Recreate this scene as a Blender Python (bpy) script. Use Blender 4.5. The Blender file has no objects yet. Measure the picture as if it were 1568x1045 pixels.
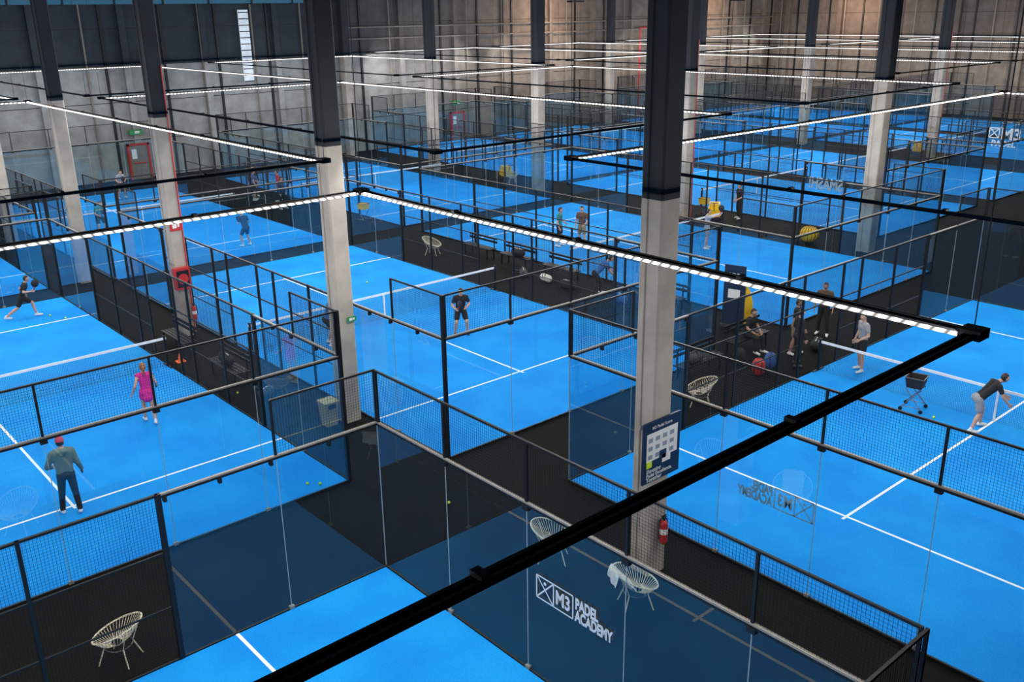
import bpy, math, random
import numpy as np
from mathutils import Vector, Matrix, Quaternion
random.seed(4)
scene = bpy.context.scene
scene.view_settings.view_transform = 'Standard'
scene.view_settings.look = 'None'
COL = scene.collection

# ------------------------------------------------------------------ materials
def newmat(name):
    m = bpy.data.materials.new(name); m.use_nodes = True
    return m, m.node_tree.nodes, m.node_tree.links
def pmat(name, col, rough=0.6, metal=0.0, noise=0.12, scale=6.0, bump=0.0, emit=None, es=0.0, spec=0.5):
    m, n, l = newmat(name)
    b = n['Principled BSDF']
    b.inputs['Roughness'].default_value = rough
    b.inputs['Metallic'].default_value = metal
    b.inputs['Specular IOR Level'].default_value = spec
    tc = n.new('ShaderNodeTexCoord'); nz = n.new('ShaderNodeTexNoise')
    nz.inputs['Scale'].default_value = scale; nz.inputs['Detail'].default_value = 4
    l.new(tc.outputs['Object'], nz.inputs['Vector'])
    mx = n.new('ShaderNodeMix'); mx.data_type = 'RGBA'
    mx.inputs[6].default_value = [c*(1-noise) for c in col]+[1]
    mx.inputs[7].default_value = [min(1, c*(1+noise)) for c in col]+[1]
    l.new(nz.outputs['Fac'], mx.inputs[0]); l.new(mx.outputs[2], b.inputs['Base Color'])
    if bump:
        bp = n.new('ShaderNodeBump'); bp.inputs['Strength'].default_value = bump
        l.new(nz.outputs['Fac'], bp.inputs['Height']); l.new(bp.outputs[0], b.inputs['Normal'])
    if emit:
        b.inputs['Emission Color'].default_value = list(emit)+[1]
        b.inputs['Emission Strength'].default_value = es
    return m

def turf_mat():
    m, n, l = newmat('blue_turf'); b = n['Principled BSDF']
    b.inputs['Roughness'].default_value = 0.8; b.inputs['Specular IOR Level'].default_value = 0.15
    tc = n.new('ShaderNodeTexCoord')
    n1 = n.new('ShaderNodeTexNoise'); n1.inputs['Scale'].default_value = 0.55; n1.inputs['Detail'].default_value = 5
    n2 = n.new('ShaderNodeTexNoise'); n2.inputs['Scale'].default_value = 45; n2.inputs['Detail'].default_value = 3
    l.new(tc.outputs['Object'], n1.inputs['Vector']); l.new(tc.outputs['Object'], n2.inputs['Vector'])
    r1 = n.new('ShaderNodeValToRGB')
    r1.color_ramp.elements[0].position = 0.35; r1.color_ramp.elements[0].color = (0.001, 0.24, 0.74, 1)
    r1.color_ramp.elements[1].position = 0.72; r1.color_ramp.elements[1].color = (0.006, 0.33, 0.83, 1)
    l.new(n1.outputs['Fac'], r1.inputs[0])
    r2 = n.new('ShaderNodeValToRGB')
    r2.color_ramp.elements[0].position = 0.3; r2.color_ramp.elements[0].color = (0.82, 0.82, 0.82, 1)
    r2.color_ramp.elements[1].position = 0.7; r2.color_ramp.elements[1].color = (1.09, 1.09, 1.09, 1)
    l.new(n2.outputs['Fac'], r2.inputs[0])
    mx = n.new('ShaderNodeMix'); mx.data_type = 'RGBA'; mx.blend_type = 'MULTIPLY'; mx.inputs[0].default_value = 1
    l.new(r1.outputs[0], mx.inputs[6]); l.new(r2.outputs[0], mx.inputs[7]); l.new(mx.outputs[2], b.inputs['Base Color'])
    bp = n.new('ShaderNodeBump'); bp.inputs['Strength'].default_value = 0.15
    l.new(n2.outputs['Fac'], bp.inputs['Height']); l.new(bp.outputs[0], b.inputs['Normal'])
    return m

def glass_mat():
    m, n, l = newmat('tempered_glass'); n.remove(n['Principled BSDF'])
    out = n['Material Output']
    g = n.new('ShaderNodeNewGeometry'); d = n.new('ShaderNodeVectorMath'); d.operation = 'DOT_PRODUCT'
    l.new(g.outputs['Normal'], d.inputs[0]); l.new(g.outputs['Incoming'], d.inputs[1])
    def M(op, a, b=None, clamp=False):
        k = n.new('ShaderNodeMath'); k.operation = op; k.use_clamp = clamp
        for i, v in enumerate((a, b)):
            if v is None: continue
            if isinstance(v, (int, float)): k.inputs[i].default_value = v
            else: l.new(v, k.inputs[i])
        return k.outputs[0]
    c = M('ABSOLUTE', d.outputs['Value']); c = M('SUBTRACT', 1.0, c); c = M('POWER', c, 5.0)
    R = M('ADD', M('MULTIPLY', c, 0.95), 0.05)
    F = M('DIVIDE', M('MULTIPLY', R, 2.0), M('ADD', R, 1.0), True)
    tr = n.new('ShaderNodeBsdfTransparent'); tr.inputs[0].default_value = (0.76, 0.87, 0.91, 1)
    gl = n.new('ShaderNodeBsdfGlossy'); gl.inputs['Roughness'].default_value = 0.0
    mx = n.new('ShaderNodeMixShader'); l.new(F, mx.inputs[0]); l.new(tr.outputs[0], mx.inputs[1]); l.new(gl.outputs[0], mx.inputs[2])
    l.new(mx.outputs[0], out.inputs[0])
    return m

def led_mat():
    """row of LED chips behind a lens: brightness ripples along the strip"""
    m, n, l = newmat('led_lens'); n.remove(n['Principled BSDF']); out = n['Material Output']
    tc = n.new('ShaderNodeTexCoord'); sp = n.new('ShaderNodeSeparateXYZ'); l.new(tc.outputs['Object'], sp.inputs[0])
    ad = n.new('ShaderNodeMath'); ad.operation = 'ADD'; l.new(sp.outputs['X'], ad.inputs[0]); l.new(sp.outputs['Y'], ad.inputs[1])
    mu = n.new('ShaderNodeMath'); mu.operation = 'MULTIPLY'; mu.inputs[1].default_value = 2*math.pi/0.14; l.new(ad.outputs[0], mu.inputs[0])
    si = n.new('ShaderNodeMath'); si.operation = 'SINE'; l.new(mu.outputs[0], si.inputs[0])
    mr = n.new('ShaderNodeMapRange'); mr.inputs['From Min'].default_value = -1; mr.inputs['To Min'].default_value = .3; mr.inputs['To Max'].default_value = 4.0
    l.new(si.outputs[0], mr.inputs['Value'])
    e = n.new('ShaderNodeEmission'); e.inputs[0].default_value = (1, .97, .93, 1); l.new(mr.outputs[0], e.inputs[1]); l.new(e.outputs[0], out.inputs[0])
    try: m.cycles.emission_sampling = 'NONE'
    except Exception: pass
    return m

def concrete_mat(name, low, high, zcut=7.0, alt=None, altx=0):
    """concrete painted dark above zcut; object origin is at floor level"""
    m, n, l = newmat(name); b = n['Principled BSDF']; b.inputs['Roughness'].default_value = 0.8
    tc = n.new('ShaderNodeTexCoord'); sp = n.new('ShaderNodeSeparateXYZ'); l.new(tc.outputs['Object'], sp.inputs[0])
    gt = n.new('ShaderNodeMath'); gt.operation = 'GREATER_THAN'; gt.inputs[1].default_value = zcut
    l.new(sp.outputs['Z'], gt.inputs[0])
    nz = n.new('ShaderNodeTexNoise'); nz.inputs['Scale'].default_value = 1.4; nz.inputs['Detail'].default_value = 8
    l.new(tc.outputs['Object'], nz.inputs['Vector'])
    rp = n.new('ShaderNodeValToRGB')
    rp.color_ramp.elements[0].position = 0.3; rp.color_ramp.elements[0].color = (0.72, 0.72, 0.72, 1)
    rp.color_ramp.elements[1].position = 0.7; rp.color_ramp.elements[1].color = (1.1, 1.1, 1.1, 1)
    l.new(nz.outputs['Fac'], rp.inputs[0])
    base = n.new('ShaderNodeMix'); base.data_type = 'RGBA'
    base.inputs[6].default_value = list(low)+[1]; base.inputs[7].default_value = list(high)+[1]
    l.new(gt.outputs[0], base.inputs[0]); src = base.outputs[2]
    if alt:
        mr = n.new('ShaderNodeMapRange'); mr.inputs['From Min'].default_value = altx-8; mr.inputs['From Max'].default_value = altx+8
        l.new(sp.outputs['X'], mr.inputs['Value'])
        a = n.new('ShaderNodeMix'); a.data_type = 'RGBA'; a.inputs[7].default_value = list(alt)+[1]
        l.new(mr.outputs[0], a.inputs[0]); l.new(src, a.inputs[6]); src = a.outputs[2]
    mx = n.new('ShaderNodeMix'); mx.data_type = 'RGBA'; mx.blend_type = 'MULTIPLY'; mx.inputs[0].default_value = 1
    l.new(src, mx.inputs[6]); l.new(rp.outputs[0], mx.inputs[7]); l.new(mx.outputs[2], b.inputs['Base Color'])
    bp = n.new('ShaderNodeBump'); bp.inputs['Strength'].default_value = 0.1
    l.new(nz.outputs['Fac'], bp.inputs['Height']); l.new(bp.outputs[0], b.inputs['Normal'])
    return m

TURF = turf_mat(); GLASS = glass_mat(); LEDM = led_mat()
LINE = pmat('white_line_paint', (0.80, 0.84, 0.88), 0.8, noise=0.06, scale=20)
BLACKM = pmat('black_powder_coat', (0.006, 0.0065, 0.008), 0.5, spec=.35)
WIRE = pmat('black_wire', (0.005, 0.006, 0.008), 0.6, spec=.3)
CAP = pmat('glass_cap_rail', (0.24, 0.225, 0.20), 0.5, noise=0.3, scale=14)
SEAM = pmat('glass_edge', (0.30, 0.38, 0.42), 0.3)
NETM = pmat('net_cord', (0.008, 0.008, 0.011), 0.7)
TAPE = pmat('net_tape', (0.75, 0.77, 0.80), 0.6)
CARPET = pmat('black_rubber_floor', (0.0042, 0.0038, 0.0038), 0.85, noise=0.6, scale=3.0, bump=0.05, spec=0.1)
COLM = concrete_mat('column_concrete', (0.43, 0.39, 0.34), (0.016, 0.021, 0.028))
WALLM = concrete_mat('wall_concrete', (0.32, 0.33, 0.32), (0.026, 0.035, 0.045), 7.0, alt=(0.19, 0.155, 0.125), altx=44)
WALLR = concrete_mat('wall_concrete_brown', (0.19, 0.155, 0.125), (0.13, 0.10, 0.08))
CEILM = pmat('ceiling_dark', (0.02, 0.024, 0.028), 0.8)
RED = pmat('red_paint', (0.50, 0.025, 0.025), 0.4)
WHITE = pmat('white_plastic', (0.78, 0.78, 0.76), 0.4)
CREAM = pmat('cream_cord', (0.72, 0.66, 0.50), 0.5)
YELLOW = pmat('yellow_plastic', (0.80, 0.50, 0.01), 0.45)
GREEN = pmat('green_sign', (0.02, 0.30, 0.10), 0.5)
NAVY = pmat('navy_print', (0.006, 0.018, 0.055), 0.5)
GREY = pmat('grey_metal', (0.15, 0.15, 0.16), 0.35, metal=0.7)
DGREY = pmat('dark_grey_metal', (0.10, 0.105, 0.12), 0.4, metal=0.2)
LOGO = pmat('white_vinyl', (0.55, 0.60, 0.64), 0.6, emit=(0.8, 0.9, 1), es=0.05)
LOGOB = pmat('faded_vinyl', (0.36, 0.52, 0.66), 0.6)
BALLM = pmat('ball_felt', (0.55, 0.75, 0.03), 0.9)
BLUECL = pmat('blue_fabric', (0.03, 0.10, 0.32), 0.8)

# ------------------------------------------------------------------ mesh builder
class MB:
    def __init__(s): s.v = []; s.f = []; s.m = []; s.mats = []
    def mi(s, mat):
        if mat not in s.mats: s.mats.append(mat)
        return s.mats.index(mat)
    def add(s, vs, fs, mat):
        o = len(s.v); k = s.mi(mat)
        s.v.extend([tuple(v) for v in vs])
        for f in fs: s.f.append(tuple(i+o for i in f)); s.m.append(k)
    def box(s, a, b, mat):
        x0, y0, z0 = a; x1, y1, z1 = b
        s.add([(x0,y0,z0),(x1,y0,z0),(x1,y1,z0),(x0,y1,z0),(x0,y0,z1),(x1,y0,z1),(x1,y1,z1),(x0,y1,z1)],
              [(0,3,2,1),(4,5,6,7),(0,1,5,4),(1,2,6,5),(2,3,7,6),(3,0,4,7)], mat)
    def cbox(s, c, d, mat):
        s.box([c[i]-d[i]/2 for i in range(3)], [c[i]+d[i]/2 for i in range(3)], mat)
    def tube(s, p0, p1, r0, mat, r1=None, n=8, caps=True):
        r1 = r0 if r1 is None else r1
        p0 = Vector(p0); p1 = Vector(p1); d = (p1-p0)
        if d.length < 1e-6: return
        d.normalize(); a = d.orthogonal().normalized(); b = d.cross(a)
        vs = []
        for p, r in ((p0, r0), (p1, r1)):
            for i in range(n):
                t = 2*math.pi*i/n; vs.append(p+a*math.cos(t)*r+b*math.sin(t)*r)
        fs = [(i, (i+1) % n, n+(i+1) % n, n+i) for i in range(n)]
        if caps: fs += [tuple(range(n-1, -1, -1)), tuple(range(n, 2*n))]
        s.add(vs, fs, mat)
    def path(s, pts, r, mat, n=6, closed=False):
        pts = [Vector(p) for p in pts]
        k = len(pts)
        for i in range(k if closed else k-1): s.tube(pts[i], pts[(i+1) % k], r, mat, n=n)
    def cone(s, p0, p1, r0, r1, mat, n=10, h=3):
        """round cone (capsule with taper)"""
        p0 = Vector(p0); p1 = Vector(p1); d = (p1-p0)
        L = d.length
        d = d.normalized() if L > 1e-6 else Vector((0, 0, 1))
        a = d.orthogonal().normalized(); b = d.cross(a)
        rings = []
        for i in range(1, h+1):
            t = math.pi/2*i/h; rings.append((p0-d*r0*math.cos(t), r0*math.sin(t)))
        for i in range(h, 0, -1):
            t = math.pi/2*i/h; rings.append((p1+d*r1*math.cos(t), r1*math.sin(t)))
        vs = [p0-d*r0]
        for c, r in rings:
            for i in range(n):
                t = 2*math.pi*i/n; vs.append(c+a*math.cos(t)*r+b*math.sin(t)*r)
        vs.append(p1+d*r1)
        fs = [(0, 1+(i+1) % n, 1+i) for i in range(n)]
        for k in range(len(rings)-1):
            o = 1+k*n
            fs += [(o+i, o+(i+1) % n, o+n+(i+1) % n, o+n+i) for i in range(n)]
        o = 1+(len(rings)-1)*n; e = len(vs)-1
        fs += [(o+i, o+(i+1) % n, e) for i in range(n)]
        s.add(vs, fs, mat)
    def ell(s, c, r, mat, nu=16, nv=10, fn=None, keep=None, M=None):
        vs = []; fs = []
        for j in range(nv+1):
            ph = math.pi*j/nv
            for i in range(nu):
                th = 2*math.pi*i/nu
                u = Vector((math.sin(ph)*math.cos(th), math.sin(ph)*math.sin(th), math.cos(ph)))
                p = Vector((u.x*r[0], u.y*r[1], u.z*r[2]))
                if fn: p = fn(u, p)
                p = p+Vector(c)
                if M is not None: p = M @ p
                vs.append(p)
        for j in range(nv):
            for i in range(nu):
                q = (j*nu+i, (j+1)*nu+i, (j+1)*nu+(i+1) % nu, j*nu+(i+1) % nu)
                if keep:
                    ph = math.pi*(j+.5)/nv; th = 2*math.pi*(i+.5)/nu
                    if not keep(Vector((math.sin(ph)*math.cos(th), math.sin(ph)*math.sin(th), math.cos(ph)))): continue
                fs.append(q)
        s.add(vs, fs, mat)
    def mesh(s, name, smooth=False):
        me = bpy.data.meshes.new(name); me.from_pydata(s.v, [], s.f)
        for m in s.mats: me.materials.append(m)
        me.polygons.foreach_set('material_index', s.m)
        if smooth: me.polygons.foreach_set('use_smooth', [True]*len(s.f))
        me.update(); return me
    def obj(s, name, loc=(0, 0, 0), rz=0, parent=None, smooth=False):
        return mkobj(name, s.mesh(name, smooth), loc, rz, parent)
def mkobj(name, data, loc=(0, 0, 0), rz=0, parent=None):
    o = bpy.data.objects.new(name, data); COL.objects.link(o)
    o.location = loc; o.rotation_euler = (0, 0, rz)
    if parent: o.parent = parent
    return o

# ------------------------------------------------------------------ court meshes (long axis x, net at x=0)
def wires(b, p, u, w, lu, lw, sp=0.05, r=0.0025):
    p = Vector(p); u = Vector(u); w = Vector(w)
    for i in range(1, int(round(lu/sp))):
        b.tube(p+u*i*sp, p+u*i*sp+w*lw, r, WIRE, n=3, caps=False)
    for i in range(1, int(round(lw/sp))):
        b.tube(p+w*i*sp, p+w*i*sp+u*lu, r, WIRE, n=3, caps=False)

b = MB(); b.box((-9.97, -4.97, 0.002), (9.97, 4.97, 0.02), TURF); turf_me = b.mesh('turf')
b = MB()
for x in (-6.95, 6.95): b.box((x-.03, -4.97, .02), (x+.03, 4.97, .024), LINE)
b.box((-7.1, -.03, .02), (7.1, .03, .0245), LINE)
lines_me = b.mesh('court_lines')
b = MB()
for i in range(1, 222): b.tube((0, -5+i*.045, .03), (0, -5+i*.045, .87), .0024, NETM, n=3, caps=False)
for i in range(0, 19): b.tube((0, -5, .03+i*.046), (0, 5, .03+i*.046), .0024, NETM, n=3, caps=False)
b.box((-.012, -5, .85), (.012, 5, .92), TAPE)
b.box((-.015, -.025, .025), (.015, .025, .86), TAPE)
for y in (-4.94, 4.94):
    b.box((-.04, y-.03, 0.021), (.04, y+.03, .98), BLACKM); b.box((-.25, y-.03, 0.021), (.25, y+.03, .05), BLACKM)
net_me = b.mesh('net')

# end fence: lies in plane x=0, spans y -5..5 ; side fence: lies in plane y=0, spans x -10..10
b = MB()
for k in range(5):
    y0 = -5+2*k; b.add([(0, y0+.006, .04), (0, y0+1.994, .04), (0, y0+1.994, 2.98), (0, y0+.006, 2.98)], [(0, 1, 2, 3)], GLASS)
end_glass = b.mesh('glass_panels')
b = MB()
b.box((-.025, -4.96, 2.985), (.025, 4.96, 3.015), CAP); b.box((-.018, -4.96, 3.975), (.018, 4.96, 4.01), BLACKM)
b.box((-.02, -4.96, 2.94), (.02, 4.96, 2.985), BLACKM); b.box((-.02, -4.96, 0), (.02, 4.96, .04), BLACKM)
for k in range(6):
    y = min(4.94, max(-4.94, -5+2*k)); b.box((-.02, y-.02, 3.015), (.02, y+.02, 3.99), BLACKM)
    if 0 < k < 5:
        b.box((-.006, y-.005, .05), (.006, y+.005, 2.95), SEAM)
        b.box((-.03, y-.045, .02), (.03, y+.045, .08), CAP); b.box((-.04, y-.06, 2.88), (.04, y+.06, 2.95), BLACKM)
end_frame = b.mesh('steel_frame')
b = MB(); wires(b, (0, -5, 3), (0, 1, 0), (0, 0, 1), 10, 1); end_wire = b.mesh('wire_mesh')
b = MB()
for x0 in (-10, -8, 6, 8): b.add([(x0+.006, 0, .04), (x0+1.994, 0, .04), (x0+1.994, 0, 2.98), (x0+.006, 0, 2.98)], [(0, 1, 2, 3)], GLASS)
side_glass = b.mesh('glass_panels')
def side_frame(cornerposts):
    b = MB()
    for s in (-1, 1):
        xa, xb = sorted((6*s, 10*s)); xc, xd = sorted((8*s, 10*s))
        b.box((xa, -.025, 2.985), (xb, .025, 3.015), CAP); b.box((xa, -.02, 2.94), (xb, .02, 2.985), BLACKM)
        b.box((xa, -.02, 0), (xb, .02, .04), BLACKM); b.box((xc, -.018, 3.975), (xd, .018, 4.01), BLACKM)
        b.box((8*s-.02, -.02, 3.0), (8*s+.02, .02, 4.0), BLACKM)
        b.box((8*s-.005, -.006, .05), (8*s+.005, .006, 2.95), SEAM); b.box((8*s-.045, -.03, .02), (8*s+.045, .03, .08), CAP)
        for q in (6.1, 7, 7.9, 9): b.box((q*s-.025, -.04, 2.86), (q*s+.025, .04, 2.95), BLACKM)
        for px in (6, 4, 2, 1):
            w = .04 if px == 6 else .028
            b.box((px*s-w, -w, 0), (px*s+w, w, 3.02), BLACKM)
        b.box((min(6*s, s), -.012, 1.0), (max(6*s, s), .012, 1.025), BLACKM)
        b.box((min(6*s, s), -.02, 0.0), (max(6*s, s), .02, .04), BLACKM)
        if cornerposts: b.box((10*s-.04, -.04, 0), (10*s+.04, .04, 4.01), BLACKM)
        else: b.box((10*s-.007, -.007, .05), (10*s+.007, .007, 2.95), SEAM); b.box((10*s-.02, -.02, 2.95), (10*s+.02, .02, 4.01), BLACKM)
    b.box((-6, -.025, 2.98), (6, .025, 3.02), BLACKM); b.box((-6, -.018, 1.98), (6, .018, 2.01), BLACKM)
    return b.mesh('steel_frame')
side_a = side_frame(True); side_b = side_frame(False)
b = MB()
for x0 in (-10, 8): wires(b, (x0, 0, 3), (1, 0, 0), (0, 0, 1), 2, 1)
wires(b, (-6, 0, 0), (1, 0, 0), (0, 0, 1), 5, 2); wires(b, (1, 0, 0), (1, 0, 0), (0, 0, 1), 5, 2)
wires(b, (-6, 0, 2), (1, 0, 0), (0, 0, 1), 12, 1)
side_wire = b.mesh('wire_mesh')

# LED frame : twin-lip track with the strip on its inner side
ZL = 7.12
b = MB()
for s in (-1, 1):
    y = 5*s; x = 10*s
    for o, zt in ((.046*s, .05), (-.034*s, .04)):
        b.box((-10.05, y-.013+o, ZL), (10.05, y+.013+o, ZL+zt), BLACKM)
        b.box((x-.013+o, -5.05, ZL), (x+.013+o, 5.05, ZL+zt), BLACKM)
    b.box((-10.05, y-.034, ZL), (10.05, y+.046, ZL+.008), DGREY)
    b.box((x-.034, -5.05, ZL), (x+.046, 5.05, ZL+.008), DGREY)
    for i in range(1, 7): b.box((-10+20*i/7-.03, y-.045, ZL), (-10+20*i/7+.03, y+.055, ZL+.07), BLACKM)
    for i in range(1, 4): b.box((x-.045, -5+2.5*i-.03, ZL), (x+.055, -5+2.5*i+.03, ZL+.07), BLACKM)
    # glowing lens (single tilted strip facing inward), black carrier behind it
    yi, yo, zi, zo = (5-.072)*s, (5-.052)*s, ZL-.012, ZL+.020
    b.add([(-9.9, yi, zi), (9.9, yi, zi), (9.9, yo, zo), (-9.9, yo, zo)], [(0, 1, 2, 3)], LEDM)
    b.add([(-9.9, yi+.004*s, zi-.003), (9.9, yi+.004*s, zi-.003), (9.9, yo+.004*s, zo-.003), (-9.9, yo+.004*s, zo-.003)], [(0, 1, 2, 3)], BLACKM)
    xi, xo = (10-.072)*s, (10-.052)*s
    b.add([(xi, -4.9, zi), (xi, 4.9, zi), (xo, 4.9, zo), (xo, -4.9, zo)], [(0, 1, 2, 3)], LEDM)
    b.add([(xi+.004*s, -4.9, zi-.003), (xi+.004*s, 4.9, zi-.003), (xo+.004*s, 4.9, zo-.003), (xo+.004*s, -4.9, zo-.003)], [(0, 1, 2, 3)], BLACKM)
for x in (-10, 10):
    for y in (-5, 5):
        b.cbox((x, y, ZL+.03), (.2, .2, .09), BLACKM); b.tube((x, y, ZL), (x, y, 11.0), .006, BLACKM, n=4)
led_me = b.mesh('rail_profile')
PW = 36.0  # watts per metre
lights = {}
for k, Ln in (('long', 19.9), ('short', 9.9)):
    L = bpy.data.lights.new('led_strip_'+k, 'AREA'); L.shape = 'RECTANGLE'; L.size = Ln; L.size_y = .07
    L.energy = PW*Ln; L.color = (1.0, 0.97, 0.93); lights[k] = L

def court(cx, cy, rot, posts=True):
    rz = math.pi/2 if rot else 0
    RM = Matrix.Rotation(rz, 3, 'Z')
    def W(x, y): v = RM @ Vector((x, y, 0)); return (cx+v.x, cy+v.y, 0)
    e = mkobj('padel_court', None, (cx, cy, 0), rz)
    mkobj('turf', turf_me, parent=e); mkobj('court_lines', lines_me, parent=e)
    mkobj('padel_net', net_me, (cx, cy, 0), rz)
    for s in (-1, 1):
        f = mkobj('glass_end_fence', None, W(10*s, 0), rz)
        for nm, me in (('glass_panels', end_glass), ('steel_frame', end_frame), ('wire_mesh', end_wire)): mkobj(nm, me, parent=f)
        f = mkobj('court_side_fence', None, W(0, 5*s), rz)
        for nm, me in (('glass_panels', side_glass), ('steel_frame', side_a if posts else side_b), ('wire_mesh', side_wire)): mkobj(nm, me, parent=f)
    f = mkobj('led_light_frame', None, (cx, cy, 0), rz)
    mkobj('rail_profile', led_me, parent=f)
    for (x, y, k, d) in ((0, 4.89, 'long', (0, -1)), (0, -4.89, 'long', (0, 1)), (9.89, 0, 'short', (-1, 0)), (-9.89, 0, 'short', (1, 0))):
        o = mkobj('led_strip', lights[k], (x, y, ZL), 0, f)
        dv = Vector((d[0]*.75, d[1]*.75, -.66)); o.rotation_mode = 'QUATERNION'; o.rotation_quaternion = dv.to_track_quat('-Z', 'Y')

COURTS = [(-1.65, 8.3, 0, False), (4.7, 26.75, 1, True), (17.0, 26.1, 1, True), (23.3, 8.4, 0, False), (31.0, 26.2, 1, True),
          (17, 47.65, 1, True), (4.7, 48.3, 1, True), (31, 47.7, 1, True),
          (45, 30.6, 1, True), (45, 51.4, 1, True), (57, 30.6, 1, True), (57, 51.4, 1, True),
          (72, 30.6, 1, True), (72, 51.4, 1, True), (84, 30.6, 1, True), (84, 51.4, 1, True)]
for c in COURTS: court(*c)

# ------------------------------------------------------------------ building
b = MB(); b.box((-16, -16, -.2), (92.4, 62.4, 0), CARPET); b.obj('floor')
PIPE = pmat('wall_pipe_grey', (.20, .17, .14), .5)
b = MB(); b.box((-16, 62, 0), (92.4, 62.4, 11), WALLM)
x = -14
while x < 92:
    b.box((x-.2, 61.7, 0), (x+.2, 62, 11), WALLM); x += 5.2
for z in (2.4, 4.8, 7.0, 9.2): b.box((-16, 61.985, z-.02), (92, 62, z+.02), BLACKM)
x = 20
while x < 92:
    b.tube((x, 61.85, 0), (x, 61.85, 11), .06, PIPE, n=6); b.box((x+1.1, 61.9, 0), (x+1.25, 62, 11), BLACKM); x += 3.7
for z in (8.1, 8.9): b.tube((38, 61.6, z), (92, 61.6, z), .06, PIPE, n=6)
b.tube((70, 61.5, 0), (70, 61.5, 8.2), .08, RED, n=6); b.tube((70, 61.5, 8.2), (75, 61.5, 8.2), .08, RED, n=6)
b.obj('wall_back')
b = MB(); b.box((92, -16, 0), (92.4, 62.4, 11), WALLR)
for i in range(12): b.box((91.6, -6+6*i-.25, 0), (92, -6+6*i+.25, 11), WALLR)
for z in (2.4, 4.8, 7.0, 9.2): b.box((91.98, -16, z-.02), (92, 62, z+.02), BLACKM)
for i in range(18): b.box((91.9, -4+3.7*i, 0), (92, -3.85+3.7*i, 11), BLACKM); b.tube((91.8, -2+3.7*i, 0), (91.8, -2+3.7*i, 11), .06, PIPE, n=6)
b.obj('wall_right')
b = MB(); b.box((-16, -16, 11), (92.4, 62.4, 11.2), CEILM)
b.obj('ceiling')
TB = pmat('blue_trim', (0.03, 0.15, 0.24), .6, emit=(.05, .3, .5), es=.05)
b = MB(); b.box((10, 61.3, 10.6), (37, 61.6, 10.9), TB)
for i in range(10): b.box((10+3*i-.05, 61.25, 10.55), (10+3*i+.05, 61.62, 10.95), BLACKM)
b.obj('trim_1')
WIN = pmat('polycarbonate_window', (.5, .55, .6), .5, emit=(.75, .88, 1), es=.40, noise=.7, scale=1.5)
b = MB(); b.box((30.1, 61.62, 5.6), (30.8, 61.7, 10.2), WIN)
for i in range(12): b.box((30.1, 61.6, 5.6+i*.4), (30.8, 61.63, 5.66+i*.4), BLACKM)
b.obj('window_1')
b = MB(); b.box((12.9, 61.62, 5.6), (13.3, 61.7, 10.2), WIN)
for i in range(12): b.box((12.9, 61.6, 5.6+i*.4), (13.3, 61.63, 5.63+i*.4), BLACKM)
b.obj('window_2')
def door(nm, x):
    b = MB(); b.box((x-.7, 61.5, 0), (x-.58, 61.7, 2.25), RED); b.box((x+.58, 61.5, 0), (x+.7, 61.7, 2.25), RED); b.box((x-.7, 61.5, 2.13), (x+.7, 61.7, 2.25), RED)
    b.box((x-.58, 61.57, 0), (x+.58, 61.68, 2.13), PIPE)
    b.box((x-.01, 61.56, 0), (x+.01, 61.58, 2.13), GREY); b.box((x-.4, 61.50, 1.0), (x+.4, 61.54, 1.06), RED)
    b.box((x-.45, 61.55, 1.3), (x-.15, 61.58, 1.9), WHITE)
    b.obj(nm)
    b = MB(); b.box((x-.4, 61.55, 2.8), (x+.4, 61.7, 3.1), GREEN); b.box((x-.1, 61.53, 2.88), (x+.2, 61.56, 3.02), WHITE); b.obj('exit_sign')
door('door_1', 22.3); door('door_2', 48.2)

def column(x, y, w=.47, extra=None):
    b = MB(); h = w/2; c = .035
    pts = [(-h+c, -h), (h-c, -h), (h, -h+c), (h, h-c), (h-c, h), (-h+c, h), (-h, h-c), (-h, -h+c)]
    vs = [(p[0], p[1], 0) for p in pts]+[(p[0], p[1], 11) for p in pts]
    b.add(vs, [(i, (i+1) % 8, 8+(i+1) % 8, 8+i) for i in range(8)], COLM)
    b.tube((-h-.02, h*.3, 0), (-h-.02, h*.3, 11), .012, COLM, n=6)
    b.box((-h-.04, h*.3-.04, 2.9), (-h, h*.3+.04, 2.98), COLM)
    if extra == 'red':
        b.tube((h*.75, -h-.04, 0), (h*.75, -h-.04, 8.5), .022, RED, n=8)
    b.obj('concrete_column', (x, y, 0))
for x, y, e in ((11.95, 9.95, None), (11.55, 19.7, None), (11.35, 29.3, 'red'), (11.1, 38.4, None), (10.85, 47.6, None), (10.7, 57, None),
             (37.3, 19.7, None), (37.3, 29.6, 'red'), (37.35, 40.3, None), (37.4, 50.4, None), (37.4, 60.5, None),
             (64.6, 20, None), (64.6, 30.2, 'red'), (64.6, 40.2, None), (64.6, 50.2, None), (64.6, 60.2, None), (37.3, 9.6, None)):
    column(x, y, .47 if x < 30 else .58, e)

# added warm lights with invented housings, put in to brighten the brown walls
WL = bpy.data.lights.new('added_warm_wash', 'AREA'); WL.shape = 'RECTANGLE'; WL.size = 1.2; WL.size_y = .4; WL.energy = 550; WL.color = (1, .70, .48)
def add_wall_wash(x, y, z, d):
    e = mkobj('added_wall_wash', None, (x, y, z))
    b = MB(); b.box((-.7, -.3, .05), (.7, .3, .2), BLACKM); b.tube((0, 0, .2), (0, 0, 11-z), .03, BLACKM)
    b.obj('added_housing', parent=e)
    o = mkobj('added_light', WL, (0, 0, 0), 0, e); o.rotation_mode = 'QUATERNION'; o.rotation_quaternion = Vector(d).to_track_quat('-Z', 'Y')
for p in ((58, 58, 10.4), (80, 58, 10.4)): add_wall_wash(*p, (0, 1, -.5))
for p in ((88, 52, 10.4), (88, 30, 10.4)): add_wall_wash(*p, (1, 0, -.5))

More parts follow.
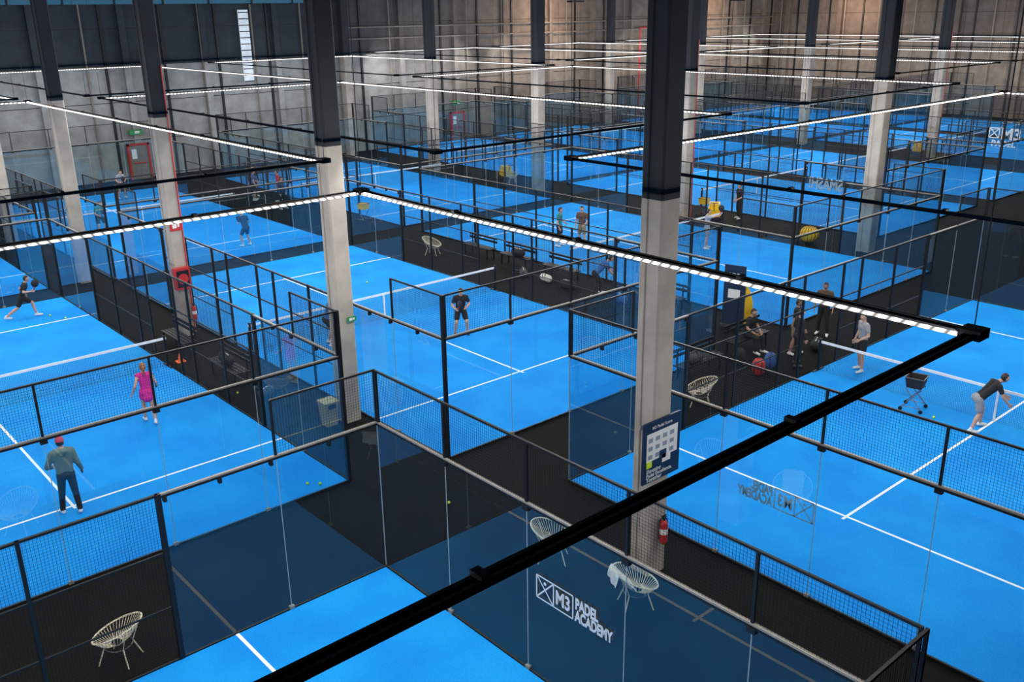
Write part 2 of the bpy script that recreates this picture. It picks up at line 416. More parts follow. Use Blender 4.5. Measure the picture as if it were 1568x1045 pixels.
# ------------------------------------------------------------------ text / logos
def text(s, size, loc, rot, mat, parent=None, name='lettering', off=0.0, sx=1.0, ext=0.0):
    c = bpy.data.curves.new(name, 'FONT'); c.body = s; c.size = size; c.offset = off; c.extrude = ext
    o = bpy.data.objects.new(name, c); COL.objects.link(o); c.materials.append(mat)
    o.location = loc; o.rotation_euler = rot; o.scale = (sx, 1, 1)
    if parent: o.parent = parent
    return o
def bar(b, p, q, w, mat):  # flat bar in xz plane
    p = Vector((p[0], 0, p[1])); q = Vector((q[0], 0, q[1])); d = (q-p).normalized(); n = Vector((-d.z, 0, d.x))*w/2
    b.add([p-n, q-n, q+n, p+n], [(0, 1, 2, 3)], mat)
def logo(loc, rz, sc=1.0, LOGO=LOGO):
    e = mkobj('glass_logo_decal', None, loc, rz); e.scale = (sc, sc, sc)
    b = MB(); w = .025; H = .40
    for p, q in (((0, 0), (.8, 0)), ((0, H), (.8, H)), ((0, 0), (0, H)), ((.8, 0), (.8, H)), ((.38, 0), (.38, H)), ((0, 0), (.38, H)), ((0, H), (.38, 0))):
        bar(b, p, q, w, LOGO)
    b.ell((.19, 0, .31), (.03, .002, .03), LOGO, 10, 6)
    b.obj('badge', parent=e)
    text('M3', .34, (.42, 0, .09), (math.pi/2, 0, 0), LOGO, e, off=.010, sx=.75)
    text('PADEL', .26, (.85, 0, .215), (math.pi/2, 0, 0), LOGO, e, off=.012, sx=.62)
    text('ACADEMY', .26, (.85, 0, .005), (math.pi/2, 0, 0), LOGO, e, off=.012, sx=.62)
logo((8.32, 9.06, 1.50), -math.pi/2, .97)
logo((13.33, 7.45, 1.45), math.pi/2, .97, LOGOB)
e = mkobj('glass_lettering_decal', None, (40.02, 22.6, 1.8), math.pi/2)
text('SMASH!', .75, (0, 0, 0), (math.pi/2, 0, 0), LOGO, e, off=.02, sx=.7)
e = mkobj('glass_lettering_decal', None, (61.95, 25.4, 1.6), -math.pi/2)
text('M3', .95, (.7, 0, .35), (math.pi/2, 0, 0), LOGO, e, off=.03); text('PADEL', .5, (.2, 0, -.1), (math.pi/2, 0, 0), LOGO, e, off=.02)
b = MB()
for p, q in (((0, .4), (.6, .4)), ((0, 1), (.6, 1)), ((0, .4), (0, 1)), ((.6, .4), (.6, 1)), ((0, .4), (.6, 1)), ((0, 1), (.6, .4))): bar(b, p, q, .06, LOGO)
b.obj('badge', parent=e)

# notice board on the near column
e = mkobj('notice_board', None, (11.40, 9.66, 2.02))
b = MB(); b.box((0, 0, 0), (.98, .04, 1.16), NAVY); b.box((.08, -.006, .42), (.9, 0, .95), WHITE)
CARDG = pmat('card_print', (.25, .3, .38), .6)
for i in range(4):
    for j in range(3): b.box((.12+i*.19, -.010, .46+j*.16), (.23+i*.19, -.006, .54+j*.16), CARDG)
b.box((.42, -.011, .38), (.6, -.005, .55), NAVY); b.box((.08, -.012, .3), (.22, -.005, .42), BALLM); b.box((.5, -.011, .3), (.72, -.005, .46), WHITE)
b.obj('panel', parent=e)
text('M3 Padel Score', .085, (.2, -.012, 1.02), (math.pi/2, 0, 0), WHITE, e, off=.001)
text('Elevating', .11, (.08, -.012, .2), (math.pi/2, 0, 0), WHITE, e, off=.002)
text('Padel Excellence,', .1, (.08, -.012, .115), (math.pi/2, 0, 0), WHITE, e, off=.002)
text('Together', .11, (.08, -.012, .03), (math.pi/2, 0, 0), WHITE, e, off=.002)

def wall_sign(name, loc, w, h, mat, rz=0):
    b = MB(); b.box((-w/2, -.01, -h/2), (w/2, .01, h/2), mat)
    b.box((-w*.3, -.014, -h*.28), (w*.05, -.009, h*.28), WHITE); b.box((w*.12, -.014, -h*.2), (w*.3, -.009, h*.2), WHITE)
    b.obj(name, loc, rz)
wall_sign('fire_extinguisher_sign', (11.95, 9.69, 1.78), .22, .22, RED)
wall_sign('fire_hose_sign', (11.33, 29.02, 3.7), .38, .38, RED)
wall_sign('exit_direction_sign', (11.68, 19.44, 2.75), .26, .13, GREEN)

def extinguisher(loc):
    b = MB(); b.cone((0, 0, .1), (0, 0, .45), .075, .075, RED, n=14, h=4); b.tube((0, 0, .5), (0, 0, .58), .025, BLACKM)
    b.box((-.06, -.015, .57), (.05, .015, .59), BLACKM); b.box((-.07, -.012, .61), (.04, .012, .625), BLACKM)
    b.path([(.03, 0, .55), (.09, 0, .5), (.1, 0, .35), (.095, 0, .2)], .012, BLACKM)
    b.tube((0, 0, .25), (0, 0, .36), .0765, WHITE, n=14)
    b.box((-.03, .07, .1), (.03, .1, .5), GREY)
    b.obj('fire_extinguisher', loc, smooth=False)
extinguisher((11.98, 9.61, .62)); extinguisher((11.52, 28.9, .5)); 
b = MB(); b.box((-.25, -.12, 0), (.25, .08, .7), RED); b.box((-.2, -.13, .08), (.2, -.12, .62), BLACKM); b.tube((0, -.135, .35), (0, -.12, .35), .17, RED, n=20)
b.obj('fire_hose_cabinet', (11.25, 28.90, 1.65))

# ------------------------------------------------------------------ furniture
def acapulco(loc, rz, towel=False):
    b = MB(); N = 44
    rim = []; inn = []
    for i in range(N):
        t = 2*math.pi*i/N
        rim.append(Vector((math.cos(t)*.40-.02, math.sin(t)*.39, .60-.17*math.cos(t))))
        inn.append(Vector((math.cos(t)*.10+.03, math.sin(t)*.10, .33)))
    b.path(rim, .013, CREAM, n=6, closed=True); b.path(inn, .008, CREAM, n=5, closed=True)
    for i in range(N):
        p, q = rim[i], inn[i]; m = p.lerp(q, .55)+Vector((0, 0, -.055))
        m2 = p.lerp(q, .25)+Vector((0, 0, -.03))
        b.path([p, m2, m, q], .0055, CREAM, n=4)
    base = [Vector((math.cos(t)*.22, math.sin(t)*.22, .30)) for t in [2*math.pi*k/16 for k in range(16)]]
    b.path(base, .009, GREY, n=5, closed=True)
    for t in (.7, 2.44, 3.84, 5.58):
        b.tube((math.cos(t)*.22, math.sin(t)*.22, .30), (math.cos(t)*.34, math.sin(t)*.34, 0), .011, CREAM, n=6)
        b.tube((math.cos(t)*.22, math.sin(t)*.22, .30), (math.cos(t)*.38-.02, math.sin(t)*.37, .58-.17*math.cos(t)), .008, CREAM, n=6)
    if towel:
        vs = []; fs = []
        for j in range(9):
            for i in range(6):
                u = i/5-.5; v = j/8
                vs.append((-.40+.02*math.sin(i*2+j)-max(0, .35-v)*.15, u*.42, .80-abs(v-.35)*(.75 if v < .35 else .9)+.01*math.sin(i*3)) if v < .35 else
                          (-.40+(v-.35)*.55, u*.42+.01*math.sin(j*2), .80-(v-.35)*.62+.012*math.sin(i*2.2)))
        for j in range(8):
            for i in range(5): fs.append((j*6+i, j*6+i+1, (j+1)*6+i+1, (j+1)*6+i))
        b.add(vs, fs, WHITE)
    b.obj('string_lounge_chair', loc, rz)
acapulco((3.6, 13.97, 0), math.radians(130)); acapulco((10.85, 11.35, 0), math.radians(-50))
acapulco((10.9, 9.3, 0), math.radians(-30), True); acapulco((18.85, 14.1, 0), math.radians(130)); acapulco((23.6, 32.2, 0), math.radians(-60))
acapulco((37.7, 43.0, 0), 1.0)
def bench(loc, rz, L=1.8):
    b = MB()
    for i in range(4): b.box((-L/2, -.2+i*.11, .42), (L/2, -.11+i*.11, .45), BLACKM)
    for s in (-1, 1):
        b.box((s*L*.4-.03, -.2, .38), (s*L*.4+.03, .23, .42), BLACKM)
        for y in (-.18, .2): b.box((s*L*.4-.025, y-.025, 0), (s*L*.4+.025, y+.025, .4), BLACKM)
    for z in (.65, .8): b.box((-L/2, .22, z), (L/2, .25, z+.09), BLACKM)
    for s in (-1, 1): b.box((s*L*.4-.02, .22, .4), (s*L*.4+.02, .25, .88), BLACKM)
    b.obj('bench', loc, rz)
for y in (20.5, 25.6, 28.2, 30.6): bench((24.9, y, 0), -math.pi/2)
for y in (24.5, 28.0): bench((10.55, y, 0), -math.pi/2)
bench((20.6, 15.5, 0), 0); bench((23.3, 15.8, 0), 0)
def duffel(loc, rz, mat, s=1.0):
    b = MB(); b.cone((-.2*s, 0, .16*s), (.2*s, 0, .16*s), .16*s, .16*s, mat, n=14, h=4)
    for q in (-.1, .1): b.path([(q*s, -.16*s, .16*s), (q*s, -.08*s, .36*s), (q*s, .08*s, .36*s), (q*s, .16*s, .16*s)], .012*s, BLACKM)
    b.box((-.22*s, -.012, .31*s), (.22*s, .012, .328*s), WHITE)
    b.obj('sports_bag', loc, rz, smooth=False)
def backpack(loc, rz, mat):
    b = MB()
    b.ell((0, 0, .26), (.14, .19, .27), mat, 16, 12, fn=lambda u, p: Vector((p.x, p.y*(1+.1*abs(u.z)), max(p.z, -.255))))
    b.ell((.12, 0, .18), (.07, .13, .13), mat, 12, 8)
    for s in (-1, 1): b.path([(-.12, s*.09, .45), (-.2, s*.1, .35), (-.2, s*.1, .2), (-.12, s*.1, .08)], .015, BLACKM)
    b.path([(-.04, -.03, .52), (-.04, -.02, .57), (-.04, .02, .57), (-.04, .03, .52)], .01, BLACKM)
    b.obj('backpack', loc, rz, smooth=True)
BLK = pmat('black_fabric', (.012, .012, .014), .8); DKGREY = pmat('dark_grey_fabric', (.06, .06, .07), .8)
backpack((21.75, 14.3, 0), .5, RED); backpack((22.4, 14.35, 0), 1.0, BLUECL); backpack((22.1, 15.2, 0), 0, BLK)
duffel((24.9, 14.4, 0), .4, BLK); duffel((24.2, 25.7, 0), 1.4, WHITE, .9); duffel((24.1, 24.4, 0), 1.7, BLK); duffel((24.9, 28.1, .45), 1.6, BLK); duffel((24.2, 21.8, 0), 1.2, BLUECL)
duffel((24.1, 26.9, 0), .9, DKGREY); duffel((10.55, 24.6, .45), 1.5, BLK); duffel((10.7, 22.6, 0), .5, DKGREY, .8); duffel((20.4, 15.5, .45), .1, DKGREY)

def ball_cart(loc, rz, mat, top=BALLM, nb=30):
    b = MB(); 
    vs = [(-.18, -.18, .62), (.18, -.18, .62), (.18, .18, .62), (-.18, .18, .62), (-.23, -.23, .9), (.23, -.23, .9), (.23, .23, .9), (-.23, .23, .9)]
    b.add(vs, [(0, 3, 2, 1), (0, 1, 5, 4), (1, 2, 6, 5), (2, 3, 7, 6), (3, 0, 4, 7)], mat)
    b.path(vs[4:], .015, GREY, closed=True)
    for x in (-1, 1):
        for y in (-1, 1):
            b.tube((x*.2, y*.2, .62), (x*.25, -y*.25, .08), .012, GREY); b.tube((x*.25-.02, -y*.25, .05), (x*.25+.02, -y*.25, .05), .05, BLACKM, n=12)
        b.tube((x*.25, -.25, .12), (x*.25, .25, .12), .01, GREY)
    for i in range(nb): b.ell((random.uniform(-.13, .13), random.uniform(-.13, .13), .68+random.uniform(-.01, .05)), (.033,)*3, top, 8, 6)
    b.obj('ball_trolley', loc, rz)
ball_cart((22.6, 10.15, .021), .2, BLK, nb=8)
ball_cart((38.2, 29.0, 0), .2, YELLOW); ball_cart((25.3, 40.2, 0), .2, YELLOW)
def pouf(loc, r, mat):
    b = MB(); b.ell((0, 0, r*.92), (r, r, r*.92), mat, 24, 14)
    for k in range(8):
        t = math.pi*k/8
        b.path([(math.cos(t)*math.sin(a)*r*1.005, math.sin(t)*math.sin(a)*r*1.005, r*.92+math.cos(a)*r*.925) for a in [2*math.pi*i/24 for i in range(24)]], .012, BLK, n=4, closed=True)
    b.obj('netted_yellow_ball', loc, smooth=True)
pouf((36.9, 22.2, 0), .42, YELLOW)
def ball_machine(loc, rz):
    b = MB(); b.box((-.45, -.3, .2), (.45, .3, .55), YELLOW); b.box((-.3, -.25, .55), (.35, .25, .8), YELLOW)
    b.box((.35, -.1, .6), (.5, .1, .75), BLACKM)
    for x in (-.3, .3):
        for y in (-.32, .32): b.tube((x, y-.03, .12), (x, y+.03, .12), .12, BLACKM, n=16)
    b.tube((-.45, 0, .5), (-.8, 0, .95), .02, GREY); b.tube((-.8, -.2, .95), (-.8, .2, .95), .02, BLACKM)
    b.obj('floor_cleaning_machine', loc, rz)
ball_machine((38.0, 28.2, 0), .6); ball_machine((65.6, 31.6, 0), .3); ball_machine((38.6, 44.6, 0), 1.2)
# bin
b = MB(); BINM = pmat('beige_plastic', (.45, .33, .12), .5)
vs = [(-.15, -.15, 0), (.15, -.15, 0), (.15, .15, 0), (-.15, .15, 0), (-.19, -.19, .62), (.19, -.19, .62), (.19, .19, .62), (-.19, .19, .62)]
b.add(vs, [(0, 3, 2, 1), (4, 5, 6, 7), (0, 1, 5, 4), (1, 2, 6, 5), (2, 3, 7, 6), (3, 0, 4, 7)], BINM)
b.box((-.21, -.21, .62), (.21, .21, .67), BINM); b.box((-.1, -.215, .5), (.1, -.185, .6), BLACKM); b.obj('waste_bin', (11.0, 19.75, 0))
# roll-up banner
e = mkobj('roll_up_banner', None, (24.75, 17.4, 0), math.radians(-75))
b = MB(); b.box((-.36, -.02, .1), (.36, .0, 2.1), NAVY); b.box((-.38, -.1, 0), (.38, .1, .1), GREY); b.tube((0, .03, .1), (0, .03, 2.1), .012, GREY); b.box((-.2, -.024, 1.0), (.2, -.019, 1.3), WHITE)
b.obj('panel', parent=e); text('PADEL', .2, (-.33, -.03, 1.7), (math.pi/2, 0, 0), WHITE, e, off=.004)
# feather flag
b = MB(); vs = []; N = 12
for i in range(N+1):
    z = .35+1.3*i/N; w = .26*math.sin(math.pi*(.18+.8*i/N))**.6
    vs += [(0, .02*math.sin(i*.8), z), (w, .05*math.sin(i*.6+1), z)]
b.add(vs, [(2*i, 2*i+1, 2*i+3, 2*i+2) for i in range(N)], YELLOW); b.tube((0, 0, 0), (0, 0, 1.9), .012, GREY); b.cbox((0, 0, .03), (.35, .35, .05), BLACKM)
b.obj('feather_flag', (24.35, 16.7, 0), -.7)
# cone marker
CONEM = pmat('orange_plastic', (.85, .16, .02), .5)
b = MB(); b.tube((0, 0, .02), (0, 0, .26), .09, CONEM, r1=.02, n=16); b.box((-.13, -.13, 0), (.13, .13, .02), CONEM); b.obj('marker_cone', (10.1, 26.9, 0))
ballb = MB(); ballb.ell((0, 0, 0), (.034,)*3, BALLM, 12, 8); ball_me = ballb.mesh('tennis_ball', True)
for p in ((10.7, 14.4, .034), (8.9, 17.2, .055), (9.1, 17.0, .055), (3.0, 26.9, .055), (5.3, 28.6, .055), (22.4, 9.5, .055), (8.6, 34.5, .055), (8.9, 33.8, .055),
          (10.2, 23.3, .034), (15.5, 20.7, .055), (13.3, 28.0, .055), (2.1, 25.9, .055), (14.6, 11.9, .055), (19.0, 30.3, .055)):
    mkobj('tennis_ball', ball_me, p)

# ------------------------------------------------------------------ people
SKIN = pmat('skin', (.55, .31, .21), .55, noise=.08); SKIN2 = pmat('skin_tan', (.38, .20, .13), .55, noise=.08)
HAIRD = pmat('hair_dark', (.015, .011, .008), .5, noise=.4, scale=60); HAIRB = pmat('hair_auburn', (.25, .10, .04), .5, noise=.4, scale=60)
EYEW = pmat('eye_white', (.8, .8, .8), .3); EYED = pmat('eye_dark', (.01, .01, .01), .3); LIP = pmat('lips', (.35, .09, .07), .5)
def cloth(n, c): return pmat('cloth_'+n, c, .85, noise=.18, scale=14, bump=.1)
CB = cloth('black', (.010, .010, .012)); CPINK = cloth('magenta', (.62, .02, .26)); CGREEN = cloth('olive_grey', (.11, .15, .12)); CWHITE = cloth('white', (.62, .62, .62))
CGREY = cloth('grey', (.27, .28, .30)); CTEAL = cloth('teal', (.03, .20, .19)); CNAVY = cloth('navy', (.015, .04, .10)); CKHAKI = cloth('khaki', (.22, .17, .11))
CBLUE = cloth('blue', (.02, .12, .38)); CRED = cloth('red', (.5, .03, .04)); CBROWN = cloth('brown', (.12, .07, .045)); SHOEW = cloth('shoe_white', (.7, .7, .7)); SHOED = cloth('shoe_dark', (.05, .05, .06))

def V(*a): return Vector(a)
def hand(b, W, D, S, N, mat, curl=.5):
    D = D.normalized(); S = (S-D*S.dot(D)).normalized(); N = (N-D*N.dot(D)-S*N.dot(S)).normalized()
    lens = (.068, .076, .070, .054)
    for i in range(4):
        o = (.030-.020*i); K = W+D*.088+S*o-D*(.004*abs(i-1))
        b.cone(W+D*.01+S*o*.6, K, .014, .0125, mat, n=7, h=2)
        ang = curl*.7; p = K; r = .0098
        for j, fr in enumerate((.45, .30, .25)):
            d = D*math.cos(ang)+N*math.sin(ang); q = p+d*lens[i]*fr
            b.cone(p, q, r, r*.88, mat, n=6, h=2); p = q; r *= .88; ang += curl
    p = W+D*.03+S*.028; d = (D*.65+S*.75+N*.2).normalized(); q = p+d*.042; b.cone(p, q, .0135, .0115, mat, n=6, h=2)
    d = (D*.9+S*.2+N*.45).normalized(); b.cone(q, q+d*.032, .0115, .0095, mat, n=6, h=2)
def racket(b, P, D, Nn):
    """P grip point, D axis toward head, Nn face normal"""
    D = D.normalized(); Nn = (Nn-D*Nn.dot(D)).normalized(); S = D.cross(Nn)
    b.tube(P-D*.07, P+D*.10, .017, BLK, n=8)
    for s in (-1, 1): b.tube(P+D*.09, P+D*.18+S*.06*s, .011, CRED, n=6)
    C = P+D*.28; N = 24; vs = []
    for z in (-.018, .018):
        for i in range(N):
            t = 2*math.pi*i/N; vs.append(C+D*math.cos(t)*.135+S*math.sin(t)*.125+Nn*z)
    fs = [tuple(range(N-1, -1, -1)), tuple(range(N, 2*N))]+[(i, (i+1) % N, N+(i+1) % N, N+i) for i in range(N)]
    b.add(vs, fs, BLK)
    for i in range(-3, 4):
        for j in range(-3, 4):
            if i*i+j*j < 11:
                c = C+D*i*.026+S*j*.026
                b.tube(c-Nn*.0185, c+Nn*.0185, .006, DKGREY, n=6)
def person(loc, yaw, top, bottom, J=None, legs='shorts', sleeves='short', hair=HAIRD, skin=SKIN, shoe=SHOEW, scale=1.0, cap=None,
           pony=False, rack=None, headyaw=0, headpitch=0, female=False, name='person', loose=0.0, hood=False):
    j = dict(pelvis=V(0, 0, .94), neck=V(.01, 0, 1.47), head=None,
             kL=V(.03, .11, .50), aL=V(0, .12, .09), kR=V(.03, -.11, .50), aR=V(0, -.12, .09),
             eL=V(-.02, .26, 1.13), wL=V(.07, .28, .89), eR=V(-.02, -.26, 1.13), wR=V(.07, -.28, .89), tL=V(1, .15, 0), tR=V(1, -.15, 0))
    if J:
        for k, v in J.items(): j[k] = V(*v)
    P = j['pelvis']; Nk = j['neck']; up = (Nk-P).normalized(); side = V(0, 1, 0); fwd = side.cross(up).normalized()
    T = (Nk-P).length
    def tp(a, s, f=0): return P+up*a*T+side*s+fwd*f
    w = .9 if female else 1.0; L = loose
    prims = []
    def C(p, q, r0, r1, m): prims.append((Vector(p), Vector(q), r0, r1, m))
    for s in (-1, 1):
        C(tp(.86, .092*s*w), tp(.30, .065*s*w, .005), .100*w+L, .088*w+L, top)
        C(tp(.30, .065*s*w), tp(.0, .07*s), .088*w+L, (.10 if L else .097), top)
        sh = tp(.90, .188*s*w); C(tp(.93, .06*s), sh, .062, .060+L*.5, top)
        C(tp(.0, .07*s), tp(-.06, .075*s, -.01), .105, .10, bottom)
        C(tp(.7, .06*s*w, .03), tp(.75, .06*s*w, .035), .085, .085 if not female else .09, top)
        C(tp(.0, .05*s, -.04), tp(-.05, .06*s, -.05), .09, .085, bottom)
        sfx = 'L' if s > 0 else 'R'; el = j['e'+sfx]; wr = j['w'+sfx]
        if sleeves == 'long':
            C(sh, el, .062+L*.4, .052+L*.4, top); C(el, el.lerp(wr, .95), .052+L*.4, .038+L*.3, top)
        else:
            if sleeves == 'short': C(sh, sh.lerp(el, .55), .062, .060, top)
            C(sh, el, .050*w, .039*w, skin)
            C(el, el.lerp(wr, .3), .039*w, .040*w, skin); C(el.lerp(wr, .3), wr, .040*w, .026, skin)
        hp = tp(-.02, .085*s); kn = j['k'+sfx]; an = j['a'+sfx]
        td = j['t'+sfx].normalized()
        if legs == 'long':
            C(hp, kn, .098, .072, bottom); C(kn, an+V(0, 0, .03), .070, .056, bottom)
        else:
            C(hp, hp.lerp(kn, .68 if legs == 'shorts' else .35), .102, .092 if legs == 'shorts' else .11, bottom)
            C(hp, kn, .088, .056, skin); cm = kn.lerp(an, .3)-fwd*.012
            C(kn, cm, .054, .058, skin); C(cm, an, .058, .036, skin); C(an+V(0, 0, .03), an, .040, .040, shoe)
        C(an+V(0, 0, -.03)-td*.035, an+td*.09+V(0, 0, -.045), .048, .042, shoe); C(an+td*.09+V(0, 0, -.045), an+td*.165+V(0, 0, -.05), .042, .036, shoe)
    if legs == 'skirt':
        C(tp(-.05, 0), tp(-.3, 0), .13, .16, bottom)
    if hood:
        C(tp(.97, .05, -.09), tp(.97, -.05, -.09), .065, .065, top); C(tp(.90, 0, -.11), tp(.97, 0, -.10), .05, .07, top)
    head = j['head'] if j['head'] is not None else Nk+up*.13+V(.03, 0, .03)
    C(tp(.93, 0), Nk+up*.0, .065, .056, top); C(Nk, head-V(.015, 0, .03), .054, .052, skin)
    tmp = MB()
    for (p, q, r0, r1, m) in prims: tmp.cone(p, q, r0, r1, m, n=14, h=4)
    me = tmp.mesh('tmp_body'); ob = bpy.data.objects.new('tmp_body', me); COL.objects.link(ob)
    md = ob.modifiers.new('r', 'REMESH'); md.mode = 'VOXEL'; md.voxel_size = .013
    sm = ob.modifiers.new('s', 'SMOOTH'); sm.factor = .5; sm.iterations = 3
    dg = bpy.context.evaluated_depsgraph_get(); ev = ob.evaluated_get(dg); em = ev.to_mesh()
    nv = len(em.vertices); co = np.empty(nv*3); em.vertices.foreach_get('co', co); co = co.reshape(-1, 3)
    faces = [tuple(p.vertices) for p in em.polygons]
    cen = np.array([co[list(f)].mean(0) for f in faces])
    best = np.full(len(faces), 1e9); lab = np.zeros(len(faces), int)
    for k, (p, q, r0, r1, m) in enumerate(prims):
        a = np.array(p); d = np.array(q)-a; t = np.clip(((cen-a)@d)/max(1e-9, d@d), 0, 1)
        dist = np.linalg.norm(cen-(a+t[:, None]*d), axis=1)-(r0+(r1-r0)*t)
        u = dist < best-1e-4; best[u] = dist[u]; lab[u] = k
    ev.to_mesh_clear(); bpy.data.objects.remove(ob); bpy.data.meshes.remove(me)
    b = MB(); b.v = [tuple(c) for c in co]; b.f = faces; b.m = [b.mi(prims[k][4]) for k in lab]
    # hands
    for s, sfx in ((1, 'L'), (-1, 'R')):
        D = (j['w'+sfx]-j['e'+sfx]).normalized(); inward = V(0, -s, 0); S = V(1, 0, .3)
        if abs(D.x) > .8: S = V(0, 0, 1)
        Nn = inward-D*inward.dot(D)
        hold = (rack == sfx)
        hand(b, j['w'+sfx], D, S, Nn, skin, 1.0 if hold else .35)
        if hold:
            N2 = Nn.normalized(); racket(b, j['w'+sfx]+D*.085+N2*.025, (S-D*S.dot(D))*1.0+D*.35, N2)
    # head
    M = Matrix.Translation(head) @ Matrix.Rotation(headyaw, 4, 'Z') @ Matrix.Rotation(headpitch, 4, 'Y')
    def hf(u, p):
        if u.z < 0: p.y *= 1-.30*abs(u.z)**1.3; p.x *= 1-.10*abs(u.z) if u.x > 0 else 1-.25*abs(u.z)
        if u.x > 0:
            nose = math.exp(-((u.y/.16)**2+((u.z+.18)/.20)**2)); p.x += .022*nose
            for q in (-.38, .38): p.x -= .010*math.exp(-(((u.y-q)/.2)**2+((u.z-.02)/.14)**2))
            p.x += .008*math.exp(-((u.y/.3)**2+((u.z+.85)/.2)**2))
        return p
    b.ell((0, 0, 0), (.096, .077, .118), skin, 28, 20, fn=hf, M=M)
    for s in (-1, 1):
        b.ell((.083, .030*s, .004), (.010, .014, .008), EYEW, 8, 6, M=M); b.ell((.091, .030*s, .004), (.004, .006, .006), EYED, 8, 6, M=M)
        b.ell((.088, .031*s, .024), (.006, .017, .004), hair, 8, 4, M=M)
        b.ell((-.005, .080*s, -.008), (.018, .009, .030), skin, 10, 8, M=M)
    b.ell((.086, 0, -.062), (.008, .024, .006), LIP, 10, 6, M=M)
    hk = (lambda u: (u.z > .50 or u.x < (.15 if u.z > .1 else -.12)) and u.z > (-.75 if female else -.45))
    b.ell((-.003, 0, .005), (.101, .083, .123), hair, 36, 26, keep=hk, M=M)
    if pony:
        pts = [(-.10, 0, .05), (-.15, 0, .0), (-.16, 0, -.10), (-.145, 0, -.22)]
        for a, c, r0, r1 in ((0, 1, .025, .032), (1, 2, .032, .028), (2, 3, .028, .010)):
            b.cone(M @ V(*pts[a]), M @ V(*pts[c]), r0, r1, hair, n=8)
    if cap:
        b.ell((-.002, 0, .012), (.110, .092, .130), cap, 24, 16, keep=lambda u: u.z > .18, M=M)
        b.ell((.13, 0, .045), (.07, .07, .008), cap, 16, 6, M=M)
    zmin = min(v[2] for v in b.v)
    o = b.obj(name, (loc[0], loc[1], loc[2]-zmin*scale), yaw, smooth=True); o.scale = (scale,)*3
    return o
R = math.radians
READY = dict(pelvis=(-.08, 0, .86), neck=(.10, 0, 1.36), kL=(.12, .17, .48), aL=(-.02, .20, .09), kR=(.12, -.17, .48), aR=(-.02, -.20, .09),
             eL=(.08, .27, 1.06), wL=(.30, .14, 1.02), eR=(.06, -.28, 1.05), wR=(.28, -.20, .98))
WALK = dict(kL=(.14, .10, .52), aL=(.18, .11, .10), kR=(-.02, -.10, .49), aR=(-.26, -.11, .14), eL=(-.12, .27, 1.15), wL=(-.02, .36, .93), eR=(.05, -.27, 1.13), wR=(.22, -.30, 1.0))
RUN = dict(pelvis=(0, 0, .86), neck=(.18, 0, 1.36), kL=(.30, .10, .60), aL=(.38, .10, .18), kR=(-.18, -.10, .50), aR=(-.58, -.10, .22), eL=(-.05, .28, 1.10), wL=(.05, .36, .88),
           eR=(.12, -.30, 1.10), wR=(.38, -.34, 1.12))
LUNGE = dict(pelvis=(-.12, 0, .84), neck=(.30, 0, 1.26), head=(.45, 0, 1.36), kL=(.10, .14, .50), aL=(.12, .2, .09), kR=(-.1, -.14, .46), aR=(-.28, -.2, .09),
             eL=(.42, .24, .98), wL=(.62, .18, .82), eR=(.34, -.26, .96), wR=(.52, -.24, .76))
STANDB = dict(eL=(.02, .29, 1.14), wL=(.22, .20, 1.02))
RELAX = dict(kL=(.05, .13, .5), aL=(.05, .17, .09), kR=(0, -.12, .5), aR=(-.08, -.15, .09))
ARMUP = dict(eR=(.18, -.24, 1.45), wR=(.42, -.24, 1.52))
SIT = dict(pelvis=(-.02, 0, .57), neck=(.10, 0, 1.09), kL=(.42, .12, .50), aL=(.46, .14, .09), kR=(.42, -.12, .50), aR=(.40, -.14, .09), eL=(.14, .25, .78), wL=(.34, .14, .64), eR=(.14, -.25, .78), wR=(.34, -.14, .64))
Z = .022
person((4.60, 19.5, Z), R(80), CGREEN, CB, RELAX | dict(eL=(.06, .31, 1.12), wL=(.25, .22, 1.02), wR=(.14, -.33, .90)), 'long', 'long', shoe=SHOEW, cap=CRED, rack='R', loose=.02, scale=1.0, hood=True, name='man_in_jacket')
person((7.65, 23.0, Z), R(75), CPINK, CPINK, WALK, 'skirt', 'none', hair=HAIRB, pony=True, female=True, shoe=SHOEW, rack='R', scale=.94, name='woman_in_pink')
person((7.9, 34.9, Z), R(-20), CB, CB, RUN, 'shorts', 'short', shoe=SHOEW, rack='R', hair=HAIRD, scale=.98, name='running_player')
person((17.8, 22.9, Z), R(-120), CB, CB, READY, 'shorts', 'short', shoe=SHOED, rack='R', name='player_in_black')
person((14.2, 25.0, Z), R(-20), CBLUE, CB, READY, 'shorts', 'short', rack='R', name='player_in_blue')
person((22.55, 8.45, Z), R(-42), CB, CGREY, LUNGE, 'shorts', 'short', shoe=SHOEW, rack=None, name='bending_player')
person((24.1, 12.5, Z), R(150), CGREY, CB, RELAX | STANDB, 'shorts', 'short', shoe=SHOEW, name='man_in_grey')
person((23.2, 14.0, 0), R(-30), CB, CB, RELAX | STANDB, 'long', 'long', shoe=SHOED, name='man_in_black')
person((24.0, 14.6, 0), R(-70), CB, CKHAKI, RELAX, 'shorts', 'short', skin=SKIN2, name='bystander')
person((26.2, 15.0, 0), R(200), CBROWN, CB, RELAX, 'long', 'short', skin=SKIN2, name='bystander')
person((23.3, 15.78, 0), R(-90), CB, CB, SIT, 'long', 'short', shoe=SHOEW, name='seated_player')
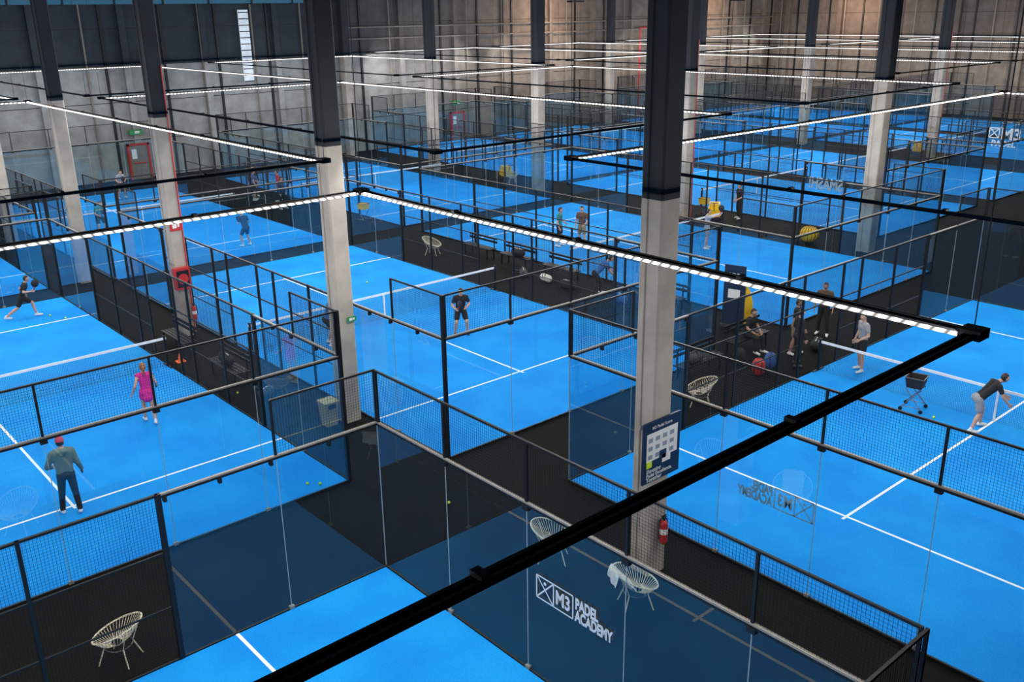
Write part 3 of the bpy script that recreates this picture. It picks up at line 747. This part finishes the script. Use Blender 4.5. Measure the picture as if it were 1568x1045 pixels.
person((28.5, 29.4, Z), R(-60), CTEAL, CB, RELAX | STANDB, 'shorts', 'short', name='coach')
person((29.1, 28.6, Z), R(200), CBROWN, CKHAKI, RELAX | STANDB, 'shorts', 'short', scale=1.05, name='player_in_brown')
person((38.9, 27.4, 0), R(160), CB, CB, RELAX | STANDB, 'long', 'short', name='man_in_black')
person((32.7, 24.6, Z), R(-41), CGREY, CGREY, RELAX | ARMUP, 'shorts', 'short', rack='R', name='player_in_grey')
person((18.5, 39.4, Z), R(100), CNAVY, CNAVY, READY, 'shorts', 'short', rack='R', name='player_in_navy')
person((14.6, 46.6, Z), R(-80), CTEAL, CB, READY, 'shorts', 'short', rack='R', name='player_in_teal')
person((18.8, 55.5, Z), R(-80), CGREY, CB, READY, 'shorts', 'short', rack='R', name='player_in_grey')
person((24.6, 50.6, 0), R(-100), CB, CNAVY, RELAX, 'long', 'long', name='bystander')
person((23.9, 46.0, 0), R(-60), CNAVY, CB, RELAX, 'long', 'long', name='bystander')
person((24.9, 48.2, 0), R(150), CRED, CB, RELAX, 'long', 'long', name='bystander')
person((24.0, 49.4, 0), R(-20), CBLUE, CB, RELAX | STANDB, 'shorts', 'short', name='bystander')
person((24.3, 23.0, 0), R(-30), CBLUE, CB, LUNGE, 'long', 'short', name='man_in_blue')

# ------------------------------------------------------------------ world + camera
w = bpy.data.worlds.new('dim_hall'); scene.world = w; w.use_nodes = True
w.node_tree.nodes['Background'].inputs[0].default_value = (.4, .6, .9, 1); w.node_tree.nodes['Background'].inputs[1].default_value = .03
cam = bpy.data.cameras.new('camera'); cam.lens = 1447/1568*36; cam.sensor_width = 36; cam.clip_end = 400
co = bpy.data.objects.new('camera', cam); COL.objects.link(co)
r = Vector((.7505, -.6608, -.0141)).normalized(); u = Vector((.2285, .2394, .9437)); u = (u-r*u.dot(r)).normalized(); k = r.cross(u)
co.matrix_world = Matrix(((r.x, u.x, k.x, 0), (r.y, u.y, k.y, 0), (r.z, u.z, k.z, 9.93), (0, 0, 0, 1)))
scene.camera = co
